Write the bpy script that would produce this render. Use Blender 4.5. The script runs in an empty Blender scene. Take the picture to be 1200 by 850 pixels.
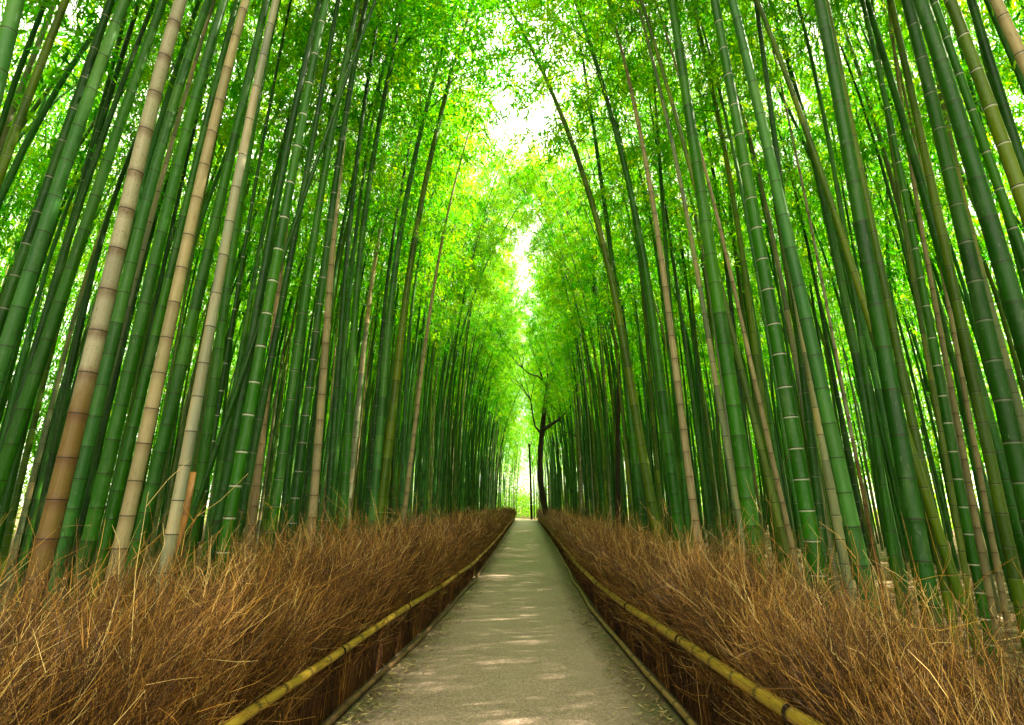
import bpy, math, random
import numpy as np
from mathutils import Vector, Matrix, Euler

random.seed(7)
rng = np.random.default_rng(11)
sc = bpy.context.scene
COL = sc.collection
R = math.radians
EYE = 1.6
PITCH, YAW, FPX = R(15.5), R(1.36), 610.0

# ------------------------------------------------------------------ camera
cam = bpy.data.cameras.new('camera'); camo = bpy.data.objects.new('camera', cam); COL.objects.link(camo)
camo.location = (0, 0, EYE); camo.rotation_euler = (R(90) + PITCH, 0, YAW)
cam.sensor_fit = 'HORIZONTAL'; cam.sensor_width = 36; cam.lens = 36 * FPX / 1200
cam.clip_start = 0.05; cam.clip_end = 3000
sc.camera = camo
CR = Euler((R(90) + PITCH, 0, YAW)).to_matrix()

# ------------------------------------------------------------------ materials
class NT:
    def __init__(s, name):
        s.m = bpy.data.materials.new(name); s.m.use_nodes = True
        s.t = s.m.node_tree; s.t.nodes.clear()
        s.out = s.t.nodes.new('ShaderNodeOutputMaterial')
    def n(s, typ, **kw):
        nd = s.t.nodes.new(typ)
        for k, v in kw.items():
            if k.startswith('i_'):
                key = k[2:].replace('_', ' ')
                nd.inputs[int(key) if key.isdigit() else key].default_value = v
            else: setattr(nd, k, v)
        return nd
    def l(s, a, b): s.t.links.new(a, b)
    def noise(s, vec, scale, detail=3, rough=.55):
        nd = s.n('ShaderNodeTexNoise'); nd.inputs['Scale'].default_value = scale
        nd.inputs['Detail'].default_value = detail; nd.inputs['Roughness'].default_value = rough
        if vec: s.l(vec, nd.inputs['Vector'])
        return nd.outputs['Fac']
    def ramp(s, fac, stops):
        nd = s.n('ShaderNodeValToRGB'); e = nd.color_ramp.elements
        while len(e) > 1: e.remove(e[-1])
        e[0].position, e[0].color = stops[0][0], (*stops[0][1], 1)
        for p, c in stops[1:]:
            x = e.new(p); x.color = (*c, 1)
        s.l(fac, nd.inputs['Fac']); return nd.outputs['Color']
    def mix(s, fac, a, b, mode='MIX'):
        nd = s.n('ShaderNodeMix', data_type='RGBA', blend_type=mode)
        for sock, v in ((nd.inputs[0], fac), (nd.inputs[6], a), (nd.inputs[7], b)):
            if isinstance(v, (int, float)): sock.default_value = v
            elif isinstance(v, tuple): sock.default_value = (*v, 1) if len(v) == 3 else v
            else: s.l(v, sock)
        return nd.outputs[2]
    def mapping(s, vec, scale):
        nd = s.n('ShaderNodeMapping'); nd.inputs['Scale'].default_value = scale
        s.l(vec, nd.inputs['Vector']); return nd.outputs['Vector']
    def val(s, a, op, b, clamp=False):
        nd = s.n('ShaderNodeMath', operation=op, use_clamp=clamp)
        for i, v in enumerate((a, b)):
            if isinstance(v, (int, float)): nd.inputs[i].default_value = v
            else: s.l(v, nd.inputs[i])
        return nd.outputs[0]
    def attr(s, name, typ='GEOMETRY'):
        return s.n('ShaderNodeAttribute', attribute_name=name, attribute_type=typ)
    def principled(s, col, rough=.6, spec=.4, bump=None, bstr=.3, bdist=.01):
        p = s.n('ShaderNodeBsdfPrincipled')
        s.l(col, p.inputs['Base Color']) if not isinstance(col, tuple) else setattr(p.inputs['Base Color'], 'default_value', (*col, 1))
        if isinstance(rough, (int, float)): p.inputs['Roughness'].default_value = rough
        else: s.l(rough, p.inputs['Roughness'])
        p.inputs['Specular IOR Level'].default_value = spec
        if bump is not None:
            b = s.n('ShaderNodeBump'); b.inputs['Strength'].default_value = bstr; b.inputs['Distance'].default_value = bdist
            s.l(bump, b.inputs['Height']); s.l(b.outputs[0], p.inputs['Normal'])
        return p
    def done(s, sh):
        s.l(sh if not hasattr(sh, 'outputs') else sh.outputs[0], s.out.inputs['Surface']); return s.m

def culm_material(name, stuff=False):
    k = NT(name)
    tc = k.n('ShaderNodeTexCoord').outputs['Object']
    if stuff:
        base = k.attr('tone').outputs['Color']; ringw = .5; rnd = None
    else:
        base = k.n('ShaderNodeObjectInfo').outputs['Color']
        ringw = k.attr('ring_wax', 'OBJECT').outputs['Fac']
    oi = k.n('ShaderNodeObjectInfo').outputs['Random']
    off = k.n('ShaderNodeVectorMath', operation='ADD'); k.l(tc, off.inputs[0])
    sx = k.n('ShaderNodeCombineXYZ'); 
    for i in range(3): k.l(k.val(oi, 'MULTIPLY', 37.0 + 11 * i), sx.inputs[i])
    k.l(sx.outputs[0], off.inputs[1]); v = off.outputs[0]
    streak = k.noise(k.mapping(v, (70, 70, 1.6)), 1, 3)
    patch = k.noise(k.mapping(v, (6, 6, 1.4)), 1, 4, .65)
    blot = k.noise(k.mapping(v, (22, 22, 7)), 1, 3, .7)
    c = k.mix(k.val(streak, 'MULTIPLY', .75), base, k.mix(1.0, base, (.45, .45, .4), 'MULTIPLY'))
    if not stuff:
        seg = k.attr('internode').outputs['Fac']; alive = k.val(1.0, 'SUBTRACT', k.attr('dead', 'OBJECT').outputs['Fac'], True)
        c_dead = k.mix(1.0, c, k.ramp(seg, [(0, (.8, .8, .8)), (1, (1.12, 1.1, 1.08))]), 'MULTIPLY')
        tone = k.ramp(seg, [(0, (.62, .66, .62)), (.5, (1, 1, 1)), (.8, (1.25, 1.12, 1)), (1, (1.7, 1.22, 1.2))])
        c = k.mix(1.0, c, tone, 'MULTIPLY')
        longv = k.noise(k.mapping(v, (3, 3, .5)), 1, 3, .6)
        c = k.mix(1.0, c, k.ramp(longv, [(.3, (.62, .68, .8)), (.5, (1, 1, 1)), (.7, (1.6, 1.2, .9))]), 'MULTIPLY')
        c = k.mix(k.ramp(alive, [(.65, (0, 0, 0)), (.95, (1, 1, 1))]), c_dead, c)
        lich = k.noise(k.mapping(v, (38, 38, 16)), 1, 4, .75)
        c = k.mix(k.val(k.ramp(lich, [(0, (0, 0, 0)), (.60, (0, 0, 0)), (.70, (1, 1, 1))]), 'MULTIPLY', .38), c, (.21, .24, .16))
    wax = k.ramp(patch, [(0, (0, 0, 0)), (.52, (0, 0, 0)), (.72, (1, 1, 1))])
    c = k.mix(k.val(wax, 'MULTIPLY', .22), c, (.15, .26, .085))
    dirt = k.ramp(blot, [(0, (0, 0, 0)), (.58, (0, 0, 0)), (.75, (1, 1, 1))])
    c = k.mix(k.val(dirt, 'MULTIPLY', .45), c, k.mix(1.0, c, (.35, .3, .22), 'MULTIPLY'))
    ring = k.attr('ring').outputs['Fac']
    if not stuff:
        dead = k.attr('dead', 'OBJECT').outputs['Fac']; mould = k.attr('mould', 'OBJECT').outputs['Fac']
        sep = k.n('ShaderNodeSeparateXYZ'); k.l(tc, sep.inputs[0])
        low = k.ramp(k.val(k.val(sep.outputs[2], 'ADD', k.val(patch, 'MULTIPLY', 1.2)), 'MULTIPLY', .2), [(0, (1, 1, 1)), (.58, (1, 1, 1)), (.66, (0, 0, 0))])
        c = k.mix(k.val(k.val(low, 'MULTIPLY', mould), 'MULTIPLY', .9), c, k.mix(streak, (.18, .105, .012), (.08, .042, .006)))
        st = k.ramp(k.val(ring, 'ADD', .4), [(0, (0, 0, 0)), (.42, (.75, .75, .75))])
        c = k.mix(k.val(k.val(st, 'MULTIPLY', dead), 'MULTIPLY', k.val(blot, 'ADD', .3)), c, (.10, .045, .02))
        sp = k.noise(k.mapping(v, (90, 90, 40)), 1, 2, .6)
        spm = k.ramp(sp, [(0, (0, 0, 0)), (.60, (0, 0, 0)), (.68, (1, 1, 1))])
        c = k.mix(k.val(k.val(spm, 'MULTIPLY', dead), 'MULTIPLY', .55), c, (.09, .05, .025))
    pale = k.ramp(ring, [(0, (0, 0, 0)), (.30, (0, 0, 0)), (.5, (1, 1, 1)), (.74, (1, 1, 1)), (.80, (0, 0, 0))])
    dark = k.ramp(ring, [(0, (0, 0, 0)), (.76, (0, 0, 0)), (.85, (1, 1, 1))])
    c = k.mix(k.val(pale, 'MULTIPLY', k.val(ringw, 'MULTIPLY', .8)), c, (.42, .45, .32))
    c = k.mix(k.val(dark, 'MULTIPLY', .88), c, (.020, .016, .010))
    rough = k.val(k.val(patch, 'MULTIPLY', .35), 'ADD', .24)
    p = k.principled(c, rough, .22, streak, .12, .003)
    return k.done(p)

def leaf_material(name, stops, trans=.62, objtint=True):
    k = NT(name)
    t = k.attr('tint').outputs['Fac']
    if objtint:
        oi = k.n('ShaderNodeObjectInfo').outputs['Random']
        t = k.val(k.val(t, 'MULTIPLY', .7), 'ADD', k.val(oi, 'MULTIPLY', .3))
    c = k.ramp(t, stops)
    tr = k.mix(1.0, c, (3.9, 4.1, .9), 'MULTIPLY')
    d = k.principled(c, .5, .2)
    tl = k.n('ShaderNodeBsdfTranslucent'); k.l(tr, tl.inputs['Color'])
    mx = k.n('ShaderNodeMixShader'); mx.inputs[0].default_value = trans
    k.l(d.outputs[0], mx.inputs[1]); k.l(tl.outputs[0], mx.inputs[2])
    return k.done(mx)

M_culm = culm_material('bamboo_skin')
M_culm_far = culm_material('bamboo_skin_far', True)
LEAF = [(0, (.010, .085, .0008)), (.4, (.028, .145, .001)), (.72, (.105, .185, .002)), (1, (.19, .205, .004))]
M_leaf = leaf_material('bamboo_leaf', LEAF)
M_leaf_far = leaf_material('bamboo_leaf_far', LEAF, objtint=False)

def twig_mat():
    k = NT('dry_brushwood')
    t = k.attr('tint').outputs['Fac']
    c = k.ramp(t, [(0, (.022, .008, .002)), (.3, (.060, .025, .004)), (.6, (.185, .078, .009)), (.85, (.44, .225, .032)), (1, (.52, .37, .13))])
    return k.done(k.principled(c, .55, .25))
M_twig = twig_mat()

def ground_mat():
    k = NT('leaf_litter_soil')
    tc = k.n('ShaderNodeTexCoord').outputs['Object']
    n1 = k.noise(tc, .7, 4); n2 = k.noise(tc, 16, 5, .7); 
    vo = k.n('ShaderNodeTexVoronoi'); vo.inputs['Scale'].default_value = 9
    k.l(k.mapping(tc, (1, 2.6, 1)), vo.inputs['Vector'])
    c = k.ramp(n2, [(.25, (.07, .045, .02)), (.5, (.17, .11, .045)), (.75, (.30, .21, .09))])
    c = k.mix(k.ramp(n1, [(.45, (0, 0, 0)), (.7, (.6, .6, .6))]), c, (.11, .12, .03))
    c = k.mix(.35, c, k.mix(1.0, c, vo.outputs['Color'], 'MULTIPLY'))
    return k.done(k.principled(c, .9, .2, n2, .6, .03))
M_ground = ground_mat()

def path_mat():
    k = NT('worn_path_surface')
    tc = k.n('ShaderNodeTexCoord').outputs['Object']
    big = k.noise(tc, .45, 4, .6); mid = k.noise(tc, 3.5, 4, .6); fine = k.noise(tc, 46, 4, .9)
    vo = k.n('ShaderNodeTexVoronoi'); vo.inputs['Scale'].default_value = 85; k.l(tc, vo.inputs['Vector'])
    c = k.ramp(fine, [(.30, (.075, .052, .036)), (.5, (.27, .188, .137)), (.70, (.58, .43, .33))])
    stone = k.ramp(vo.outputs['Distance'], [(0, (1.25, 1.25, 1.25)), (.4, (1, 1, 1)), (.8, (.55, .55, .55))])
    c = k.mix(.8, c, k.mix(1.0, c, stone, 'MULTIPLY'))
    c = k.mix(k.ramp(big, [(.35, (0, 0, 0)), (.7, (.5, .5, .5))]), c, (.33, .24, .175))
    c = k.mix(k.ramp(mid, [(.5, (0, 0, 0)), (.8, (.3, .3, .3))]), c, (.16, .115, .078))
    grit = k.noise(tc, 38, 5, .75)
    rimf = k.val(k.attr('rim').outputs['Fac'], 'ADD', k.val(k.val(mid, 'SUBTRACT', .5), 'MULTIPLY', .22))
    rimf = k.val(rimf, 'ADD', k.val(k.val(grit, 'SUBTRACT', .5), 'MULTIPLY', .35))
    rm = k.ramp(rimf, [(0, (0, 0, 0)), (.70, (0, 0, 0)), (.94, (.92, .92, .92))])
    moss = k.ramp(k.noise(tc, 1.8, 3), [(.48, (.085, .062, .035)), (.62, (.06, .075, .018))])
    c = k.mix(rm, c, k.mix(1.0, moss, k.ramp(grit, [(.3, (.4, .4, .4)), (.7, (1.9, 1.8, 1.6))]), 'MULTIPLY'))
    return k.done(k.principled(c, .62, .35, fine, .5, .006))
M_path = path_mat()

def edge_mat():
    k = NT('gritty_verge')
    tc = k.n('ShaderNodeTexCoord').outputs['Object']
    n = k.noise(tc, 38, 5, .75); m = k.noise(tc, 2.5, 3)
    c = k.ramp(n, [(.3, (.03, .024, .012)), (.5, (.085, .066, .034)), (.7, (.18, .15, .09))])
    c = k.mix(k.ramp(m, [(.5, (0, 0, 0)), (.66, (.55, .55, .55))]), c, (.05, .075, .016))
    return k.done(k.principled(c, .9, .2, n, .8, .02))
M_edge = edge_mat()

def bark_mat():
    k = NT('dark_bark')
    tc = k.n('ShaderNodeTexCoord').outputs['Object']
    n = k.noise(k.mapping(tc, (14, 14, 3)), 1, 5, .7)
    c = k.ramp(n, [(.3, (.016, .012, .008)), (.6, (.05, .036, .022)), (.8, (.12, .09, .055))])
    return k.done(k.principled(c, .85, .2, n, .8, .04))
M_bark = bark_mat()

def pale_wood():
    k = NT('bleached_wood')
    tc = k.n('ShaderNodeTexCoord').outputs['Object']
    n = k.noise(k.mapping(tc, (60, 60, 6)), 1, 5, .7)
    c = k.ramp(n, [(.3, (.07, .055, .04)), (.5, (.38, .33, .26)), (.75, (.62, .57, .48))])
    return k.done(k.principled(c, .8, .2, n, .7, .01))
M_pale = pale_wood()

# ------------------------------------------------------------------ mesh helpers
def mesh_np(name, V, F, mats=(), attrs=None, mat_idx=None, smooth=False):
    """V (n,3), F (m,k) all faces of k corners."""
    me = bpy.data.meshes.new(name)
    V = np.asarray(V, np.float32); F = np.asarray(F, np.int32)
    k = F.shape[1]
    me.vertices.add(len(V)); me.vertices.foreach_set('co', V.ravel())
    me.loops.add(F.size); me.loops.foreach_set('vertex_index', F.ravel())
    me.polygons.add(len(F))
    me.polygons.foreach_set('loop_start', np.arange(0, F.size, k, dtype=np.int32))
    if smooth: me.polygons.foreach_set('use_smooth', np.ones(len(F), bool))
    if mat_idx is not None: me.polygons.foreach_set('material_index', np.asarray(mat_idx, np.int32))
    for m in mats: me.materials.append(m)
    for an, arr in (attrs or {}).items():
        arr = np.asarray(arr, np.float32)
        if arr.ndim == 1:
            a = me.attributes.new(an, 'FLOAT', 'POINT'); a.data.foreach_set('value', arr)
        else:
            a = me.attributes.new(an, 'FLOAT_COLOR', 'POINT'); a.data.foreach_set('color', arr.ravel())
    me.update(); me.validate()
    return me

def link(name, me, parent=None):
    o = bpy.data.objects.new(name, me); COL.objects.link(o)
    if parent: o.parent = parent
    return o
def empty(name, loc=(0, 0, 0)):
    o = bpy.data.objects.new(name, None); COL.objects.link(o); o.location = loc
    o.empty_display_size = .2; return o
def tag(o, label=None, cat=None, group=None, kind=None):
    if label: o['label'] = label
    if cat: o['category'] = cat
    if group: o['group'] = group
    if kind: o['kind'] = kind
    return o

def tube(path, radii, sides, cap=True):
    """path (n,3) -> verts, quad faces."""
    P = np.asarray(path, float); n = len(P)
    T = np.gradient(P, axis=0); T /= np.linalg.norm(T, axis=1)[:, None] + 1e-9
    ref = np.array([0., 0, 1]) if abs(T[0][2]) < .8 else np.array([1., 0, 0])
    U = np.cross(T, ref); U /= np.linalg.norm(U, axis=1)[:, None] + 1e-9
    W = np.cross(T, U)
    a = np.linspace(0, 2 * np.pi, sides, endpoint=False)
    r = np.asarray(radii)[:, None, None]
    V = P[:, None, :] + r * (np.cos(a)[None, :, None] * U[:, None, :] + np.sin(a)[None, :, None] * W[:, None, :])
    i = np.arange(n - 1)[:, None] * sides; j = np.arange(sides)[None, :]; j2 = (j + 1) % sides
    F = np.stack([i + j, i + j2, i + sides + j2, i + sides + j], -1).reshape(-1, 4)
    V = V.reshape(-1, 3)
    if cap:
        c0, c1 = len(V), len(V) + 1
        V = np.vstack([V, P[:1], P[-1:]])
        jj = np.arange(sides); k2 = (jj + 1) % sides; e = (n - 1) * sides
        half = np.arange(0, sides - 1, 2)
        f0 = np.stack([np.full(len(half), c0), (half + 2) % sides, half + 1, half], -1)
        f1 = np.stack([np.full(len(half), c1), e + half, e + half + 1, e + (half + 2) % sides], -1)
        F = np.vstack([F, f0, f1])
    return V, F

class Acc:
    def __init__(s): s.V, s.F, s.A, s.n = [], [], [], 0
    def add(s, V, F, a=None):
        s.V.append(V); s.F.append(F + s.n); s.A.append(np.full(len(V), 0.) if a is None else a); s.n += len(V)
    def arrays(s): return np.vstack(s.V), np.vstack(s.F), np.concatenate(s.A)

def strands(P, rad, sides=3):
    """many tubes at once: P (N,K,3), rad (N,K) -> V,F (fast)."""
    N, K, _ = P.shape
    T = np.gradient(P, axis=1); T /= np.linalg.norm(T, axis=2)[..., None] + 1e-9
    ref = np.zeros_like(T); ref[..., 0] = .8; ref[..., 1] = .37; ref[..., 2] = .11
    U = np.cross(T, ref); U /= np.linalg.norm(U, axis=2)[..., None] + 1e-9
    W = np.cross(T, U)
    a = np.linspace(0, 2 * np.pi, sides, endpoint=False)
    V = P[:, :, None, :] + rad[:, :, None, None] * (np.cos(a)[None, None, :, None] * U[:, :, None, :] + np.sin(a)[None, None, :, None] * W[:, :, None, :])
    base = (np.arange(N)[:, None, None] * K + np.arange(K - 1)[None, :, None]) * sides
    j = np.arange(sides)[None, None, :]; j2 = (j + 1) % sides
    F = np.stack([base + j, base + j2, base + sides + j2, base + sides + j], -1).reshape(-1, 4)
    return V.reshape(-1, 3), F

# ------------------------------------------------------------------ bamboo prototypes
H0, R0 = 15.0, 0.07
def axis(z, H, b, z0=4.5):
    t = np.clip((z - z0) / (H - z0), 0, 1.0)
    return b * t ** 2.1, z - .10 * b * t ** 3
def taper(z, H): return np.clip(1 - .80 * (z / H) ** 1.15, .1, 1)

def node_heights(seed, H, l0=.24, l1=.42):
    r = np.random.default_rng(seed); z = .1; out = []
    while z < H - .15:
        out.append(z)
        l = l0 + (l1 - l0) * min(1, z / 5.0) * (1 if z < 9 else max(.55, 1 - (z - 9) / 12))
        z += l * r.uniform(.92, 1.08)
    return np.array(out)

def culm_arrays(H, b, seed, sides, rings=True, wob=.0):
    zs, rr, at, sg = [], [], [], []
    rs = np.random.default_rng(seed + 9)
    zn = node_heights(seed, H)
    if rings:
        zs += [-.2]; rr += [1.0]; at += [-.4]
        cur = rs.random()
        sg += [cur]
        for z in zn:
            nxt = rs.random()
            for dz, r, a in ((-.10, 1, -.4), (-.040, 1, 0), (-.014, 1.0, .45), (-.005, 1.045, .72), (.0, 1.01, 1), (.006, 1.06, 1), (.0062, 1.06, 0), (.03, 1, -.2), (.06, 1, -.4)):
                zs.append(z + dz); rr.append(r); at.append(a); sg.append(cur if dz <= 0 else nxt)
            cur = nxt
        sg.append(cur); zs.append(H); rr.append(1); at.append(-.4)
    else:
        zs = list(np.linspace(-.2, H, 12)); rr = [1] * 12; at = [0] * 12; sg = [.5] * 12
    zs = np.array(zs); x, zz = axis(np.clip(zs, 0, H), H, b); zz = np.where(zs < 0, zs, zz)
    r2 = np.random.default_rng(seed + 5)
    ph = r2.uniform(0, 6, 2)
    wx = wob * np.sin(zs * .7 + ph[0]); wy = wob * np.sin(zs * .55 + ph[1])
    wx -= wx[0]; wy -= wy[0]
    rad = R0 * taper(np.clip(zs, 0, H), H) * np.array(rr)
    V, F = tube(np.stack([x + wx, wy, zz], 1), rad, sides)
    A = np.concatenate([np.repeat(at, sides), [0, 0]]); G = np.concatenate([np.repeat(sg, sides), [.5, .5]])
    return V, F, A, G

def crown_arrays(H, b, seed, per_branch=125, leaf=.146, z_low=5.6, width=1.0, hue=.47):
    """leaves (quads) and branch polylines of one crown."""
    r = np.random.default_rng(seed)
    zn = node_heights(seed, H); zn = zn[zn > z_low]
    LV, LT, BP = [], [], []
    for i, z in enumerate(zn):
        up = (z - z_low) / (H - z_low)
        for s in range(2 if r.random() < .75 else 1):
            az = i * 2.6 + s * 2.2 + r.normal(0, .4)
            Lb = (.7 + 1.15 * np.sin(np.pi * min(1, up * .82 + .18))) * r.uniform(.75, 1.25) * width
            x0, z0 = axis(np.array([z]), H, b); p0 = np.array([x0[0], 0, z0[0]])
            d = np.array([np.cos(az), np.sin(az), 0])
            el = r.uniform(.35, .85)
            t = np.linspace(0, 1, 5)
            pts = p0 + d * (Lb * t * np.cos(el))[:, None] + np.array([0, 0, 1]) * (Lb * (np.sin(el) * t - .75 * t ** 2.2))[:, None]
            BP.append(pts)
            n = int(per_branch * r.uniform(.65, 1.3) * (.55 + .45 * min(1, Lb)))
            nsp = max(3, n // 13)                     # sprays: tufts of leaves hanging from the branch
            st = r.uniform(.22, 1.0, nsp) ** .8
            sp = np.stack([np.interp(st, t, pts[:, k]) for k in range(3)], 1)
            sp += r.normal(0, 1, (nsp, 3)) * np.array([.17, .17, .10]) * (.5 + st)[:, None]
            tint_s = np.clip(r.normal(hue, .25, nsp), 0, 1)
            idx = r.integers(0, nsp, n)
            root = sp[idx] + r.normal(0, .075, (n, 3))
            ang = r.uniform(0, 2 * np.pi, n); dr = r.normal(-.45, .45, n)
            dirv = np.stack([np.cos(ang) * np.cos(dr), np.sin(ang) * np.cos(dr), np.sin(dr)], 1)
            dirv += .35 * d; dirv /= np.linalg.norm(dirv, axis=1)[:, None]
            side = np.cross(dirv, r.normal(0, .45, (n, 3)) + np.array([0, 0, 1.0])); side /= np.linalg.norm(side, axis=1)[:, None] + 1e-9
            L = leaf * r.uniform(.6, 1.25, n); Wd = L * r.uniform(.085, .125, n)
            mid = root + dirv * (L * .38)[:, None]
            tip = root + dirv * L[:, None]; tip[:, 2] -= L * .12
            q = np.stack([root, mid - side * Wd[:, None], tip, mid + side * Wd[:, None]], 1)
            LV.append(q); LT.append(np.repeat(np.clip(tint_s[idx] + r.normal(0, .12, n), 0, 1), 4))
    LV = np.concatenate(LV).reshape(-1, 3)
    F = np.arange(len(LV)).reshape(-1, 4)
    BP = np.stack(BP)
    return LV, F, np.concatenate(LT), BP

VARS = []
for i, (b, H) in enumerate([(1.1, 14.5), (1.9, 15.5), (2.7, 15.0), (3.4, 16.0), (2.2, 13.5), (1.5, 16.5), (1.0, 16.0), (1.7, 15.5), (1.3, 16.5), (3.0, 17.5), (3.9, 18.0), (4.8, 18.5)]):
    V, F, A, G = culm_arrays(H, b, 100 + i, 14, wob=.012)
    cm = mesh_np('bamboo_culm', V, F, [M_culm], {'ring': A, 'internode': G}, smooth=True)
    LV, LF, LT, BP = crown_arrays(H, b, 100 + i, z_low=10.6 if i >= 9 else (9.0 if i >= 6 else 7.8), width=1.45 if i >= 9 else 1.0, per_branch=200 if i >= 9 else 180, hue=.58 if i >= 9 else .50)  # arching crowns get yellower leaves: warm glow over the path put into leaf colour
    fm = mesh_np('bamboo_foliage', LV, LF, [M_leaf], {'tint': LT})
    rad = np.linspace(.011, .003, BP.shape[1])[None, :] * np.ones((len(BP), 1))
    bv, bf = strands(BP, rad, 3)
    bm_ = mesh_np('bamboo_branches', bv, bf, [M_culm], {'ring': np.zeros(len(bv))})
    VARS.append(dict(H=H, b=b, culm=cm, fol=fm, br=bm_, seed=100 + i))

def make_proto(v):
    root = empty('bamboo')
    c = link('culm', v['culm'], root); f = link('foliage', v['fol'], root); b = link('branches', v['br'], root)
    return root
PROTOS = [None] * len(VARS)
USED = [False] * len(VARS)
PARTS = {}
def place_bamboo(vi, x, y, d, tilt_x, tilt_y, spin, color, ring_wax, zs=1.0, crown=1.0, mould=0.0):
    dead = (1.0 if mould else .4) if color[0] > color[1] else 0.0
    """copy a prototype bamboo and its parts; tilt = horizontal run per metre of height, spin = heading of its arching top."""
    v = VARS[vi]
    if not USED[vi]:
        root = make_proto(v); PROTOS[vi] = root; USED[vi] = True
        kids = list(root.children)
    else:
        root = PROTOS[vi].copy(); COL.objects.link(root); kids = []
        for ch in PARTS[vi]:
            c = ch.copy(); COL.objects.link(c); c.parent = root; kids.append(c)
    PARTS.setdefault(vi, kids)
    for key in ('label', 'category', 'group'):
        if key in root: del root[key]
    s = d / (2 * R0)
    cs = min(1.2, max(.62, s)) * crown
    root.location = (x, y, 0)
    up = Vector((tilt_x, tilt_y, 1)).normalized()
    q = Vector((0, 0, 1)).rotation_difference(up)
    root.rotation_euler = (q.to_matrix() @ Matrix.Rotation(spin, 3, 'Z')).to_euler()
    for c in kids:
        nm = c.data.name
        if nm.startswith('bamboo_culm'):
            c.scale = (s, s, zs); c.color = (*color, 1); c['ring_wax'] = ring_wax; c['dead'] = dead; c['mould'] = mould
        else:
            c.scale = (s, s, zs) if nm.startswith('bamboo_branches') else (s, s, zs)
            c.color = (color[0] * .7, color[1] * .7, color[2] * .6, 1); c['ring_wax'] = 0.0; c['dead'] = 0.0; c['mould'] = 0.0
    return root

# colours of culm skins (as the skins themselves are)
DK = (.009, .072, .001); GR = (.019, .125, .001); TE = (.040, .170, .026); OL = (.070, .140, .003)
YG = (.10, .17, .02); TAN = (.37, .30, .15); GREY = (.31, .31, .20); MOLD = (.34, .31, .20); PALE = (.20, .25, .12); PINK = (.33, .27, .13)

# measured culms of the photograph, as world positions: see place()
def ray(u, v):
    d = CR @ Vector(((u - 600) / FPX, -(v - 425) / FPX, -1.0)); return d
def fit(u1, v1, u0, v0, w, d, H=15.0, at_top=False):
    """two points of a culm in the photo and its apparent width -> base x, y and lean (all in one vertical plane facing the path)."""
    uu, vv = (u1, v1) if at_top else (u0, v0)
    tp = 1.0; d = d * .9
    slope = (u1 - u0) / (v1 - v0)                     # a leaning stem is measured along a level line
    w = w / math.hypot(1, slope) / math.sqrt(1 + ((uu - 600) / FPX) ** 2)
    for _ in range(4):
        P = Vector((0, 0, EYE)) + ray(uu, vv) * (FPX * d * tp / w)
        tp = float(taper(np.array(max(0, P.z)), H))
    Y = P.y
    a = ray(u1, v1); a = Vector((0, 0, EYE)) + a * (Y / a.y)
    b = ray(u0, v0); b = Vector((0, 0, EYE)) + b * (Y / b.y)
    k = (a.x - b.x) / (a.z - b.z)
    bx = b.x - k * b.z
    lim = 2.75 if bx < 0 else 2.35                    # nothing grows inside the fence
    m = max(1.0, lim / abs(bx))
    if m > 1: a = (a - Vector((0, 0, EYE))) * m + Vector((0, 0, EYE)); b = (b - Vector((0, 0, EYE))) * m + Vector((0, 0, EYE))
    return b.x - (a.x - b.x) / (a.z - b.z) * b.z, Y * m, k, min(.17, d * m)

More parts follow.
